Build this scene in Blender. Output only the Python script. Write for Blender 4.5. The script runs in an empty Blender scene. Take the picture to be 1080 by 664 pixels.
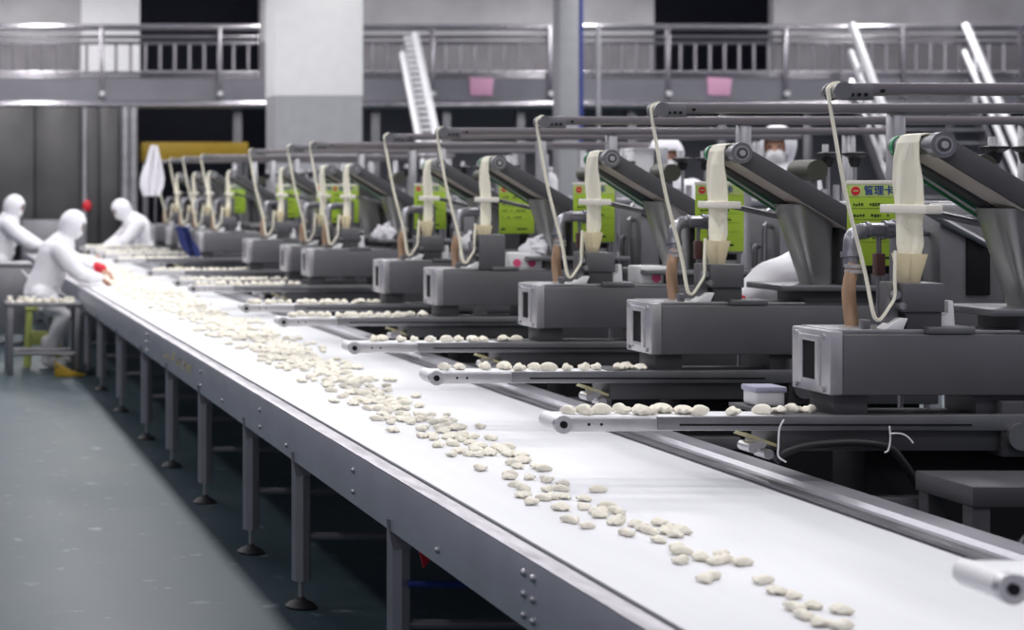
import bpy, bmesh, math, random
from mathutils import Vector, Matrix
random.seed(7)
PI = math.pi
SC = bpy.context.scene
COL = SC.collection

# ------------------------------------------------------------------ camera, world, lights, exposure
F, VX, VY, H = 1900.0, -90.0, 197.0, 1.77          # focal length (px), vanishing point, eye height
cam_d = bpy.data.cameras.new('camera')
cam = bpy.data.objects.new('camera', cam_d); COL.objects.link(cam)
cam.location = (0, 0, H); cam.rotation_euler = (PI / 2, 0, 0)
cam_d.sensor_fit = 'HORIZONTAL'; cam_d.sensor_width = 36; cam_d.lens = F / 1080 * 36
cam_d.shift_x = (540 - VX) / 1080; cam_d.shift_y = -(332 - VY) / 1080
cam_d.clip_start = 0.1; cam_d.clip_end = 200
cam_d.dof.use_dof = True; cam_d.dof.focus_distance = 6.3; cam_d.dof.aperture_fstop = 2.9
SC.camera = cam
SC.view_settings.view_transform = 'Standard'; SC.view_settings.look = 'None'
SC.view_settings.gamma = 1.0; SC.view_settings.use_curve_mapping = False
SC.view_settings.exposure = 0.0
w = bpy.data.worlds.new('world'); SC.world = w; w.use_nodes = True
w.node_tree.nodes['Background'].inputs[0].default_value = (0.82, 0.80, 1.0, 1)
w.node_tree.nodes['Background'].inputs[1].default_value = 0.23

def area(name, loc, sx, sy, power, rot=(0, 0, 0), col=(1, 0.985, 0.985)):
    l = bpy.data.lights.new(name, 'AREA'); l.shape = 'RECTANGLE'; l.size = sx; l.size_y = sy
    l.energy = power; l.color = col
    o = bpy.data.objects.new(name, l); o.location = loc; o.rotation_euler = rot; COL.objects.link(o)
    return o
for i, (lx, p) in enumerate(((-1.6, 335), (2.2, 620), (6.2, 560), (11.5, 520), (16.5, 540))):
    for k in range(10):
        area('ceiling_light', (lx, 1.6 + 3.1 * k + 0.4 * (i % 2), 5.6), 0.5, 1.5, p / 10 * (0.84 if k < 2 else 1.0 if k < 4 else 1.4))
area('upper_wall_fill', (9, 31.3, 6.4), 26, 0.4, 110)  # added fill strip, brightens the upper wall and railing

# ------------------------------------------------------------------ materials
MATS = {}
def mat(name, col, rough=0.5, metal=0.0, var=0.08, scale=6.0, bump=0.0, stretch=(1, 1, 1), spec=0.5, sss=0.0, rvar=0.0):
    if name in MATS: return MATS[name]
    m = bpy.data.materials.new(name); m.use_nodes = True
    nt = m.node_tree; b = nt.nodes['Principled BSDF']
    tc = nt.nodes.new('ShaderNodeTexCoord'); mp = nt.nodes.new('ShaderNodeMapping')
    mp.inputs['Scale'].default_value = stretch
    nz = nt.nodes.new('ShaderNodeTexNoise'); nz.inputs['Scale'].default_value = scale; nz.inputs['Detail'].default_value = 4
    nt.links.new(tc.outputs['Object'], mp.inputs[0]); nt.links.new(mp.outputs[0], nz.inputs['Vector'])
    cr = nt.nodes.new('ShaderNodeValToRGB')
    lo = [max(0, c * (1 - var)) for c in col]; hi = [min(1, c * (1 + var)) for c in col]
    cr.color_ramp.elements[0].color = (*lo, 1); cr.color_ramp.elements[0].position = 0.32
    cr.color_ramp.elements[1].color = (*hi, 1); cr.color_ramp.elements[1].position = 0.68
    nt.links.new(nz.outputs['Fac'], cr.inputs[0]); nt.links.new(cr.outputs[0], b.inputs['Base Color'])
    b.inputs['Roughness'].default_value = rough; b.inputs['Metallic'].default_value = metal
    b.inputs['Specular IOR Level'].default_value = spec
    if rvar:
        mr = nt.nodes.new('ShaderNodeMapRange')
        mr.inputs['To Min'].default_value = max(0.05, rough - rvar); mr.inputs['To Max'].default_value = min(1, rough + rvar)
        nt.links.new(nz.outputs['Fac'], mr.inputs[0]); nt.links.new(mr.outputs[0], b.inputs['Roughness'])
    if bump:
        bp = nt.nodes.new('ShaderNodeBump'); bp.inputs['Strength'].default_value = bump; bp.inputs['Distance'].default_value = 0.02
        nt.links.new(nz.outputs['Fac'], bp.inputs['Height']); nt.links.new(bp.outputs[0], b.inputs['Normal'])
    if sss:
        b.inputs['Subsurface Weight'].default_value = sss; b.inputs['Subsurface Radius'].default_value = (0.02, 0.015, 0.01)
    MATS[name] = m
    return m
M_BELT = mat('belt_white', (0.82, 0.83, 0.86), 0.42, 0, 0.025, 3.0, stretch=(4, 0.4, 1))
M_PANEL = mat('panel_steel', (0.40, 0.42, 0.46), 0.42, 0.55, 0.06, 5, rvar=0.06)
M_RIM = mat('rim_steel', (0.50, 0.485, 0.52), 0.45, 0.4, 0.26, 16, bump=0.1, rvar=0.14, stretch=(1.6, 0.3, 1))
M_RAILP = mat('rail_panel', (0.42, 0.42, 0.46), 0.42, 0.6, 0.08, 8, rvar=0.1, stretch=(1, 0.3, 1))
M_BODY = mat('housing_grey', (0.15, 0.148, 0.160), 0.42, 0.35, 0.05, 5, rvar=0.08)
M_BASE = mat('base_grey', (0.085, 0.085, 0.092), 0.5, 0.3, 0.08, 5)
M_BLACK = mat('black_recess', (0.012, 0.012, 0.014), 0.7, 0, 0.1, spec=0.15)
M_ALU = mat('aluminium', (0.62, 0.61, 0.63), 0.38, 0.75, 0.05, 12, rvar=0.08)
M_STEEL = mat('stainless', (0.50, 0.50, 0.52), 0.34, 0.85, 0.10, 4, rvar=0.12, stretch=(1, 1, 3))
M_DSTEEL = mat('dark_stainless', (0.24, 0.24, 0.255), 0.40, 0.7, 0.10, 6, rvar=0.1)
M_BEAM = mat('beam_steel', (0.27, 0.25, 0.262), 0.36, 0.75, 0.08, 5, rvar=0.1, stretch=(0.3, 1, 1))
M_LEG = mat('leg_steel', (0.36, 0.355, 0.38), 0.42, 0.6, 0.06, 4)
M_WHITEP = mat('white_plastic', (0.88, 0.88, 0.89), 0.45, 0, 0.02)
M_CREAMP = mat('cream_plastic', (0.86, 0.82, 0.73), 0.45, 0, 0.03)
M_DOUGH = mat('dough_sheet', (0.93, 0.895, 0.74), 0.55, 0, 0.05, 8, sss=0.15)
M_DUMP = mat('dumpling_skin', (0.90, 0.86, 0.735), 0.55, 0, 0.06, 40, sss=0.1)
M_FILM = mat('funnel_film', (0.90, 0.84, 0.66), 0.4, 0, 0.05, 10, sss=0.1)
M_CHUTE = mat('chute_steel', (0.40, 0.395, 0.39), 0.36, 0.8, 0.14, 5, rvar=0.12, stretch=(1, 1, 0.4))
M_PIPE = mat('pipe_steel', (0.30, 0.30, 0.33), 0.32, 0.8, 0.08, 8)
M_WOOD = mat('tan_hose', (0.42, 0.27, 0.17), 0.6, 0, 0.14, 8, stretch=(6, 6, 1))
M_GREEN = mat('green_guard', (0.03, 0.24, 0.10), 0.4, 0, 0.2)
M_CONV = mat('taupe_belt', (0.62, 0.56, 0.51), 0.6, 0, 0.06)
M_SIGN = mat('sign_green', (0.42, 0.62, 0.05), 0.5, 0, 0.06, 5)
M_SIGNH = mat('sign_header', (0.55, 0.68, 0.22), 0.5, 0, 0.05, 5)
M_RED = mat('red_plastic', (0.70, 0.02, 0.04), 0.45, 0, 0.05)
M_PINK = mat('pink_label', (0.85, 0.10, 0.25), 0.5, 0, 0.05)
M_CARD = mat('pink_card', (0.80, 0.42, 0.60), 0.6, 0, 0.05)
M_BLUEINK = mat('blue_ink', (0.02, 0.06, 0.30), 0.5, 0, 0.02)
M_INK = mat('dark_ink', (0.03, 0.06, 0.02), 0.6, 0, 0.02)
M_CLOTH = mat('white_cloth', (0.88, 0.87, 0.91), 0.85, 0, 0.03, 8, bump=0.25)
M_SKIN = mat('skin', (0.55, 0.30, 0.21), 0.55, 0, 0.06, 15, sss=0.1)
M_NAVY = mat('navy_cloth', (0.02, 0.03, 0.14), 0.85, 0, 0.1)
M_BLUEP = mat('blue_pipe', (0.035, 0.06, 0.26), 0.4, 0, 0.05)
M_YEL = mat('mustard_yellow', (0.36, 0.23, 0.01), 0.5, 0, 0.06)
M_YSTOOL = mat('yellow_green_plastic', (0.52, 0.58, 0.16), 0.5, 0, 0.06)
M_RUB = mat('black_rubber', (0.015, 0.015, 0.018), 0.5, 0, 0.1)
M_OLIVE = mat('olive_motor', (0.06, 0.06, 0.045), 0.5, 0.2, 0.15)
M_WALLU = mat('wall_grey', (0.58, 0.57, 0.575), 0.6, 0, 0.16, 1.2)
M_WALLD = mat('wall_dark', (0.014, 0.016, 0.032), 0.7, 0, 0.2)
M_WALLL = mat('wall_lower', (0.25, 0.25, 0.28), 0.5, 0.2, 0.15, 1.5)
M_PILW = mat('pillar_white', (0.88, 0.88, 0.88), 0.6, 0, 0.02)
M_PILG = mat('pillar_grey', (0.36, 0.36, 0.385), 0.6, 0, 0.04)
M_FASC = mat('fascia_grey', (0.22, 0.22, 0.25), 0.5, 0.3, 0.08, 2)
M_RAIL = mat('rail_steel', (0.40, 0.385, 0.415), 0.27, 0.9, 0.05)
M_WRAIL = mat('white_rail', (0.86, 0.86, 0.88), 0.35, 0.1, 0.03)
M_PSTEEL = mat('partition_steel', (0.085, 0.083, 0.086), 0.42, 0.6, 0.18, 1.4, rvar=0.12)
M_LILAC = mat('tub_lid', (0.42, 0.42, 0.55), 0.45, 0, 0.05)
# floor: worn painted concrete
def floor_mat():
    m = bpy.data.materials.new('teal_floor'); m.use_nodes = True
    nt = m.node_tree; b = nt.nodes['Principled BSDF']
    tc = nt.nodes.new('ShaderNodeTexCoord')
    n1 = nt.nodes.new('ShaderNodeTexNoise'); n1.inputs['Scale'].default_value = 0.55; n1.inputs['Detail'].default_value = 7; n1.inputs['Roughness'].default_value = 0.62
    n2 = nt.nodes.new('ShaderNodeTexNoise'); n2.inputs['Scale'].default_value = 7; n2.inputs['Detail'].default_value = 6
    nt.links.new(tc.outputs['Object'], n1.inputs['Vector']); nt.links.new(tc.outputs['Object'], n2.inputs['Vector'])
    c1 = nt.nodes.new('ShaderNodeValToRGB')
    c1.color_ramp.elements[0].position = 0.3; c1.color_ramp.elements[0].color = (0.021, 0.042, 0.052, 1)
    c1.color_ramp.elements[1].position = 0.72; c1.color_ramp.elements[1].color = (0.054, 0.087, 0.104, 1)
    nt.links.new(n1.outputs['Fac'], c1.inputs[0])
    c2 = nt.nodes.new('ShaderNodeValToRGB')
    c2.color_ramp.elements[0].position = 0.63; c2.color_ramp.elements[0].color = (0, 0, 0, 1)
    c2.color_ramp.elements[1].position = 0.78; c2.color_ramp.elements[1].color = (1, 1, 1, 1)
    nt.links.new(n2.outputs['Fac'], c2.inputs[0])
    mx = nt.nodes.new('ShaderNodeMixRGB'); mx.inputs[2].default_value = (0.20, 0.25, 0.27, 1)
    nt.links.new(c2.outputs[0], mx.inputs[0]); nt.links.new(c1.outputs[0], mx.inputs[1])
    nt.links.new(mx.outputs[0], b.inputs['Base Color'])
    mr = nt.nodes.new('ShaderNodeMapRange'); mr.inputs['To Min'].default_value = 0.32; mr.inputs['To Max'].default_value = 0.62; b.inputs['Specular IOR Level'].default_value = 0.32
    nt.links.new(n1.outputs['Fac'], mr.inputs[0]); nt.links.new(mr.outputs[0], b.inputs['Roughness'])
    return m
M_FLOOR = floor_mat()

# ------------------------------------------------------------------ mesh helpers
class MB:
    def __init__(self): self.bm = bmesh.new()
    def _add(self, t):
        me = bpy.data.meshes.new('tmp'); t.to_mesh(me); t.free(); self.bm.from_mesh(me); bpy.data.meshes.remove(me); return self
    def box(self, x0, x1, y0, y1, z0, z1, bev=0.0, seg=2):
        t = bmesh.new(); bmesh.ops.create_cube(t, size=1)
        for v in t.verts: v.co = Vector(((x0 + x1) / 2 + v.co.x * (x1 - x0), (y0 + y1) / 2 + v.co.y * (y1 - y0), (z0 + z1) / 2 + v.co.z * (z1 - z0)))
        if bev: bmesh.ops.bevel(t, geom=list(t.edges), offset=bev, segments=seg, affect='EDGES', profile=0.5)
        return self._add(t)
    def prism(self, poly, a0, a1, axis='y', bev=0.0):
        t = bmesh.new()
        def P(u, v, a): return {'y': (u, a, v), 'x': (a, u, v), 'z': (u, v, a)}[axis]
        A = [t.verts.new(P(u, v, a0)) for u, v in poly]; B = [t.verts.new(P(u, v, a1)) for u, v in poly]
        t.faces.new(A); t.faces.new(B[::-1]); n = len(poly)
        for i in range(n): t.faces.new((A[i], B[i], B[(i + 1) % n], A[(i + 1) % n]))
        bmesh.ops.recalc_face_normals(t, faces=t.faces)
        if bev: bmesh.ops.bevel(t, geom=list(t.edges), offset=bev, segments=2, affect='EDGES', profile=0.5)
        return self._add(t)
    def tube(self, pts, r, seg=12, cap=True, flat=None):
        pts = [Vector(p) for p in pts]; n = len(pts)
        rs = list(r) if isinstance(r, (list, tuple)) else [r] * n
        t = bmesh.new(); rings = []; ref = None
        for i, p in enumerate(pts):
            d = (pts[min(i + 1, n - 1)] - pts[max(i - 1, 0)]).normalized()
            if ref is None: ref = Vector((0, 1, 0)) if abs(d.y) < 0.9 else Vector((1, 0, 0))
            u = (ref - d * ref.dot(d)).normalized(); v = d.cross(u); ref = u
            k = flat or (1, 1)
            rings.append([t.verts.new(p + u * (rs[i] * k[0] * math.cos(2 * PI * j / seg)) + v * (rs[i] * k[1] * math.sin(2 * PI * j / seg))) for j in range(seg)])
        for a, b in zip(rings, rings[1:]):
            for j in range(seg): t.faces.new((a[j], a[(j + 1) % seg], b[(j + 1) % seg], b[j]))
        if cap: t.faces.new(rings[0][::-1]); t.faces.new(rings[-1])
        bmesh.ops.recalc_face_normals(t, faces=t.faces)
        return self._add(t)
    def cyl(self, p0, p1, r0, r1=None, seg=20): return self.tube([p0, p1], [r0, r0 if r1 is None else r1], seg)
    def lathe(self, prof, c, seg=24):
        t = bmesh.new(); rings = []
        for r, z in prof: rings.append([t.verts.new((c[0] + r * math.cos(2 * PI * j / seg), c[1] + r * math.sin(2 * PI * j / seg), c[2] + z)) for j in range(seg)])
        for a, b in zip(rings, rings[1:]):
            for j in range(seg): t.faces.new((a[j], a[(j + 1) % seg], b[(j + 1) % seg], b[j]))
        t.faces.new(rings[0][::-1]); t.faces.new(rings[-1]); bmesh.ops.recalc_face_normals(t, faces=t.faces)
        return self._add(t)
    def ball(self, c, r, sc=(1, 1, 1), seg=16):
        t = bmesh.new(); bmesh.ops.create_uvsphere(t, u_segments=seg, v_segments=max(6, seg // 2), radius=r)
        for v in t.verts: v.co = Vector((c[0] + v.co.x * sc[0], c[1] + v.co.y * sc[1], c[2] + v.co.z * sc[2]))
        return self._add(t)
    def sheet(self, rows, th):
        """rows of points; gives a solid sheet of thickness th"""
        t = bmesh.new(); n, k = len(rows), len(rows[0])
        R = [[Vector(p) for p in r] for r in rows]
        N = []
        for i in range(n):
            N.append([])
            for j in range(k):
                a = R[min(i + 1, n - 1)][j] - R[max(i - 1, 0)][j]; b = R[i][min(j + 1, k - 1)] - R[i][max(j - 1, 0)]
                c = a.cross(b); N[i].append(c.normalized() if c.length > 1e-9 else Vector((0, 0, 1)))
        A = [[t.verts.new(R[i][j] + N[i][j] * th / 2) for j in range(k)] for i in range(n)]
        B = [[t.verts.new(R[i][j] - N[i][j] * th / 2) for j in range(k)] for i in range(n)]
        for i in range(n - 1):
            for j in range(k - 1):
                t.faces.new((A[i][j], A[i][j + 1], A[i + 1][j + 1], A[i + 1][j])); t.faces.new((B[i][j], B[i + 1][j], B[i + 1][j + 1], B[i][j + 1]))
        for i in range(n - 1):
            t.faces.new((A[i][0], A[i + 1][0], B[i + 1][0], B[i][0])); t.faces.new((A[i][k - 1], B[i][k - 1], B[i + 1][k - 1], A[i + 1][k - 1]))
        for j in range(k - 1):
            t.faces.new((A[0][j], B[0][j], B[0][j + 1], A[0][j + 1])); t.faces.new((A[n - 1][j], A[n - 1][j + 1], B[n - 1][j + 1], B[n - 1][j]))
        bmesh.ops.recalc_face_normals(t, faces=t.faces)
        return self._add(t)
    def build(self, name, m, parent=None, smooth=35):
        me = bpy.data.meshes.new(name); self.bm.to_mesh(me); self.bm.free(); self.bm = None
        me.materials.append(m)
        if smooth:
            me.shade_smooth(); me.set_sharp_from_angle(angle=math.radians(smooth))
        o = bpy.data.objects.new(name, me); COL.objects.link(o)
        if parent: o.parent = parent
        return o
def tag(o, label=None, cat=None, group=None, kind=None):
    if label: o['label'] = label
    if cat: o['category'] = cat
    if group: o['group'] = group
    if kind: o['kind'] = kind
    return o
def empty(name, loc=(0, 0, 0), label=None, cat=None, group=None, rz=0):
    o = bpy.data.objects.new(name, None); COL.objects.link(o); o.location = loc; o.rotation_euler.z = rz
    o.empty_display_size = 0.1
    return tag(o, label, cat, group)
def copy_tree(o, parent=None):
    c = o.copy(); COL.objects.link(c)
    if parent: c.parent = parent
    for ch in list(o.children): copy_tree(ch, c)
    return c
def lerp(a, b, t): return a + (b - a) * t
def curve_pts(P, n=8):
    P = [Vector(p) for p in P]; out = []
    for i in range(len(P) - 1):
        p0, p1, p2, p3 = P[max(i - 1, 0)], P[i], P[i + 1], P[min(i + 2, len(P) - 1)]
        for k in range(n):
            t = k / n
            out.append(0.5 * ((2 * p1) + (p2 - p0) * t + (2 * p0 - 5 * p1 + 4 * p2 - p3) * t * t + (3 * p1 - p0 - 3 * p2 + p3) * t ** 3))
    out.append(P[-1]); return out
def W(px, py, y): return Vector(((px - VX) * y / F, y, H - (py - VY) * y / F))

# ------------------------------------------------------------------ setting
tag(MB().box(-6, 26, -1, 37, -0.1, 0).build('floor', M_FLOOR), kind='structure')
YW = 33.0
def wx(px, y=YW): return (px - VX) * y / F
def wall(name, x0, x1, z0, z1, m, y=YW, d=0.2): return tag(MB().box(x0, x1, y, y + d, z0, z1).build(name, m), kind='structure')
wall('wall_upper_left', -6, wx(85), 3.55, 7, M_WALLU)
wall('wall_column', wx(84), wx(145), 3.55, 7, M_PILW, YW - 0.35, 0.5)
wall('wall_upper_middle', wx(275), wx(690), 3.55, 7, M_WALLU)
wall('wall_upper_right', wx(816), 26, 3.55, 7, M_WALLU)
wall('wall_back', -6, 26, 0, 7, M_WALLD, 36, 0.2)
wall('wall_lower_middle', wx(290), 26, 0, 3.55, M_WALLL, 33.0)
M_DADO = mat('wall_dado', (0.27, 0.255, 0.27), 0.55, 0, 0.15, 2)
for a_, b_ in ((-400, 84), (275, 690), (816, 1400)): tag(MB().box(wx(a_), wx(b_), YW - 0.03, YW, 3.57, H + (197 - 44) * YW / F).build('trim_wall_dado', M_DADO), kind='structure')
# mezzanine
YM = 30.0
mez = tag(MB().box(-6, 26, YM + 0.05, YW, 3.35, 3.57).build('trim_mezzanine_deck', M_FASC), kind='structure')
tag(MB().box(-6, 26, YM, YM + 0.12, 3.10, 3.57).build('trim_mezzanine_fascia', M_FASC), kind='structure')
tag(MB().tube([(-6, YM - 0.04, 3.13), (26, YM - 0.04, 3.13)], 0.075, 14).build('trim_mezzanine_edge', M_RAIL), kind='structure')
for px in (133, 250, 395, 470, 548, 665, 760, 850, 1000):
    x = (px - VX) * (YM + 0.2) / F
    tag(MB().box(x - 0.07, x + 0.07, YM + 0.13, YM + 0.27, 0, 3.36, 0.01).build('trim_mezzanine_post', M_DSTEEL), kind='structure')
# railings
def railing(x0, x1, label):
    r = empty('guard_railing', ((x0 + x1) / 2, YM + 0.06, 3.57), label, 'railing')
    ox = (x0 + x1) / 2
    b = MB()
    b.tube([(x0 - ox, 0, 0.86), (x1 - ox, 0, 0.86)], 0.055, 12); b.build('handrail', M_RAIL, r)
    for z, rr in ((0.70, 0.035), (0.60, 0.032), (0.10, 0.035), (0.03, 0.025)):
        MB().tube([(x0 - ox, 0, z), (x1 - ox, 0, z)], rr, 10).build('rail', M_RAIL, r)
    n = int((x1 - x0) / 0.245); first = None; fp = None
    for i in range(n + 1):
        x = x0 - ox + 0.02 + i * 0.245
        if i % 8 == 3:
            if fp is None:
                fp = MB().box(-0.035, 0.035, -0.035, 0.035, -0.42, 0.86, 0.006).build('post', M_RAIL, r)
                fb = MB().cyl((0, -0.03, -0.25), (0, -0.09, -0.25), 0.04).build('boss', M_WRAIL, fp); p = fp
            else: p = copy_tree(fp, r)
            p.location = (x, -0.105 + 0.035, 0); 
        else:
            if first is None: p = first = MB().tube([(0, 0, 0.10), (0, 0, 0.60)], 0.027, 10).build('baluster', M_RAIL, r)
            else: p = first.copy(); COL.objects.link(p); p.parent = r
            p.location = (x, 0, 0)
    return r
railing(0.4, 5.75, 'steel guard railing of the upper walkway left of the white pillar')
railing(5.9, 19.5, 'long steel guard railing of the upper walkway right of the white pillar')
for px, lab in ((508, 'pink card tied to the upper railing right of the white ladder'), (759, 'pink card on the upper railing in front of the dark doorway')):
    c = W(px, 91, YM - 0.022)
    o = MB().prism([(-0.19, -0.15), (0.17, -0.16), (0.2, 0.13), (-0.2, 0.15)], -0.02, 0.02, 'y', 0.006).build('card', M_CARD)
    o.location = c; tag(o, lab, 'card')
# big white pillar
YP = 26.0
x0, x1 = (290 - VX) * YP / F, (383 - VX) * YP / F
zs = H + (197 - 101) * YP / F
tag(MB().box(x0, x1, YP, YP + 0.72, zs, 7, 0.012).build('wall_pillar', M_PILW), kind='structure')
tag(MB().box(x0 + 0.01, x1 - 0.01, YP + 0.012, YP + 0.71, 0, zs).build('wall_pillar_dado', M_PILG), kind='structure')
# grey column with pipes
YG = 28.2
gx0, gx1 = (590 - VX) * YG / F, (611 - VX) * YG / F
tag(MB().box(gx0, gx1, YG, YG + 0.3, 0, 7, 0.02).build('wall_steel_column', M_PILG), kind='structure')
o = MB().tube([((613.5 - VX) * YG / F, YG + 0.05, 0), ((613.5 - VX) * YG / F, YG + 0.05, 7)], 0.042, 14).build('pipe', M_BLUEP); tag(o, 'blue vertical pipe beside the grey column', 'pipe')
o = MB().tube([((632.5 - VX) * YG / F, YG + 0.05, 0), ((632.5 - VX) * YG / F, YG + 0.05, 4.3)], 0.036, 14).build('pipe', M_STEEL); tag(o, 'thin pale steel pipe standing right of the blue pipe', 'pipe')

# ladder left of centre, staircase at right
def ladder():
    t = empty('ladder', (0, 0, 0), 'narrow white ladder leaning up to the walkway railing', 'ladder')
    A, B = W(438, 36, 30 - 0.2), W(462, 152, 28.0)
    d = (B - A); B2 = A + d * ((A.z) / (A.z - B.z)); 
    off = Vector((-0.34, 0.25, -0.55))
    for o_, nm in ((Vector((0, 0, 0)), 'rail'), (Vector((-0.19, 0.05, -0.32)), 'rail')):
        top = A + o_; bot = B2 + Vector((o_.x * 1.5, 0, 0))
        MB().tube([top, bot], 0.06, 12).build(nm, M_WRAIL, t)
    n = 44
    for i in range(n):
        p = A.lerp(B2, (i + 0.7) / n)
        MB().box(p.x - 0.19, p.x, p.y - 0.05, p.y + 0.05, p.z - 0.03, p.z + 0.03, 0.004).build('rung', M_WRAIL, t)
    return t
ladder()
def stairs():
    xa, xb = W(893, 30, 30).x, W(1013, 30, 30).x
    t = empty('staircase', ((xa + xb) / 2, 28.7, 0), 'steel staircase with white handrails coming down from the walkway at right', 'staircase')
    ox, oy = (xa + xb) / 2, 28.7
    yt, yb = 29.85, 27.4
    for x in (xa, xb):
        s = 0.0 if x == xa else 0.0
        MB().tube([(x - ox, yt - oy, 4.46), (x - ox, yb - oy, 0.9), (x - ox, yb - oy, 0.0)], 0.062, 12).build('handrail', M_WRAIL, t)
        MB().tube([(x - ox - 0.02, yt - oy, 4.02), (x - ox - 0.02, yb - oy, 0.46)], 0.045, 12).build('midrail', M_WRAIL, t)
        MB().prism([(yt - oy, 3.55), (yb - oy, 0.0), (yb - oy + 0.22, 0.0), (yt - oy, 3.2)], x - ox - 0.03, x - ox + 0.03, 'x').build('stringer', M_STEEL, t)
        for k in range(4):
            f = 0.12 + k * 0.25; y = lerp(yt, yb, f) - oy; z = lerp(3.5, 0.0, f)
            MB().tube([(x - ox, y, z), (x - ox, y, lerp(4.46, 0.9, f))], 0.03, 10).build('post', M_WRAIL, t)
    for k in range(16):
        f = (k + 0.6) / 16; y = lerp(yt, yb, f) - oy; z = lerp(3.5, 0.0, f)
        MB().box(xa - ox + 0.03, xb - ox - 0.03, y - 0.08, y + 0.12, z - 0.03, z, 0.004).build('tread', M_STEEL, t)
stairs()

# stainless partition on the left under the walkway
YS = 29.0
part = empty('steel_partition', (wx(60, YS), YS, 0), 'stainless steel partition of tall panels behind the workers at left', 'partition')
ox = wx(60, YS)
for a, b in ((-60, 36), (37, 88), (89, 104), (105, 127)):
    MB().box(wx(a, YS) - ox, wx(b, YS) - ox, 0, 0.06, 0.0 if b != 104 else 0.0, 3.05, 0.012).build('panel', M_PSTEEL, part)
for px in (88.5, 131, 140):
    MB().tube([(wx(px, YS) - ox, -0.07, 0), (wx(px, YS) - ox, -0.07, 3.05)], 0.07 if px > 100 else 0.045, 14).build('post', M_STEEL, part)
o = MB().box(wx(20, YS), wx(84, YS), YS - 0.7, YS - 0.15, 0, 1.25, 0.02).build('steel_cabinet', M_DSTEEL); tag(o, 'low dark steel cabinet against the stainless partition behind the workers', 'cabinet')
o = MB().ball((0, 0, 0), 0.075, (1, 0.6, 1.25)).build('alarm_button', M_RED); o.location = (wx(92, 28.85), 28.9, H - 20 * 28.85 / F); tag(o, 'small red round button on the stainless partition', 'button')
MB().cyl((0, 0, 0), (0, 0.1, 0), 0.05).build('base', M_RED, o)
o = MB().box(wx(150, 29.4), wx(262, 29.4), 29.4, 29.6, H + (197 - 171) * 29.4 / F, H + (197 - 150) * 29.4 / F, 0.01).build('yellow_banner_board', M_YEL)
for px in (153, 259): MB().box(wx(px, 29.5) - 0.04, wx(px, 29.5) + 0.04, 29.46, 29.56, 0, 2.2).build('post', M_DSTEEL, o)
tag(o, 'long mustard yellow board under the walkway, on two posts', 'board')

# ------------------------------------------------------------------ main conveyor
XB0, XB1, ZB = 1.690, 2.745, 0.80
YN, YF = 2.3, 26.0
conv = empty('belt_conveyor', (2.2, 14, 0), 'long steel conveyor with wide white belt running away through the hall', 'conveyor')
def cx(x): return x - 2.2
def cy(y): return y - 14
b = MB(); b.box(cx(XB0), cx(XB1), cy(YN), cy(YF), ZB - 0.012, ZB, 0.003); b.build('belt', M_BELT, conv)
b = MB(); b.prism([(cx(1.590), 0.622), (cx(1.590), 0.797), (cx(1.594), 0.803), (cx(1.648), 0.806), (cx(1.657), 0.800), (cx(1.657), 0.74), (cx(1.645), 0.74), (cx(1.645), 0.79), (cx(1.602), 0.79), (cx(1.602), 0.64), (cx(1.65), 0.64), (cx(1.65), 0.622)], cy(YN), cy(YF))
b.build('side_panel', M_PANEL, conv)
b = MB(); b.box(cx(1.592), cx(1.655), cy(YN), cy(YF), 0.803, 0.8075, 0.001); b.build('rim', M_RIM, conv)
b = MB(); b.prism([(cx(2.752), 0.70), (cx(2.752), 0.795), (cx(2.765), 0.80), (cx(2.80), 0.812), (cx(2.83), 0.812), (cx(2.845), 0.825), (cx(2.935), 0.825), (cx(2.94), 0.82), (cx(2.94), 0.622), (cx(2.92), 0.622), (cx(2.92), 0.70)], cy(YN), cy(YF))
b.build('side_panel', M_RAILP, conv)
MB().box(cx(2.757), cx(2.80), cy(YN), cy(YF), 0.8, 0.8135, 0.001).build('guide_strip', M_DSTEEL, conv)
MB().box(cx(1.6575), cx(1.690), cy(YN), cy(YF), 0.70, 0.782).build('gap_shade_strip', M_BLACK, conv)  # black strip colours in the shade of the gap beside the belt
MB().box(cx(1.66), cx(2.75), cy(YN), cy(YF), 0.66, 0.72).build('bed', M_DSTEEL, conv)
for yb in (YN + 0.05, YF - 0.05): MB().cyl((cx(1.66), cy(yb), 0.755), (cx(2.76), cy(yb), 0.755), 0.04).build('roller', M_STEEL, conv)
# panel joints with bolts, single bolts
bolt0 = None
def bolt(y, z, x=1.590):
    global bolt0
    if bolt0 is None: o = bolt0 = MB().lathe([(0.011, 0), (0.011, 0.004), (0.007, 0.010), (0.002, 0.0115)], (0, 0, 0), 12).build('bolt', M_STEEL, conv)
    else: o = bolt0.copy(); COL.objects.link(o); o.parent = conv
    o.rotation_euler = (0, -PI / 2, 0); o.location = (cx(x), cy(y), z)
for yj in (4.66, 12.3):
    for dy in (-0.035, 0.035):
        for z in (0.765, 0.71, 0.655): bolt(yj + dy, z)
for yy in (5.47, 6.52, 7.69, 8.28, 9.3, 10.0): bolt(yy, 0.668)
for yy in (6.52, 8.28, 10.0): bolt(yy, 0.745)
# faded yellow marks on the panel
b = MB()
for k in range(16):
    y = random.uniform(10.3, 11.4); z = random.uniform(0.68, 0.74); b.box(cx(1.5885), cx(1.591), cy(y), cy(y + random.uniform(0.04, 0.14)), z, z + random.uniform(0.008, 0.03))
b.build('faded_marking', mat('faded_yellow', (0.50, 0.44, 0.22), 0.6, 0, 0.2), conv)
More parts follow.
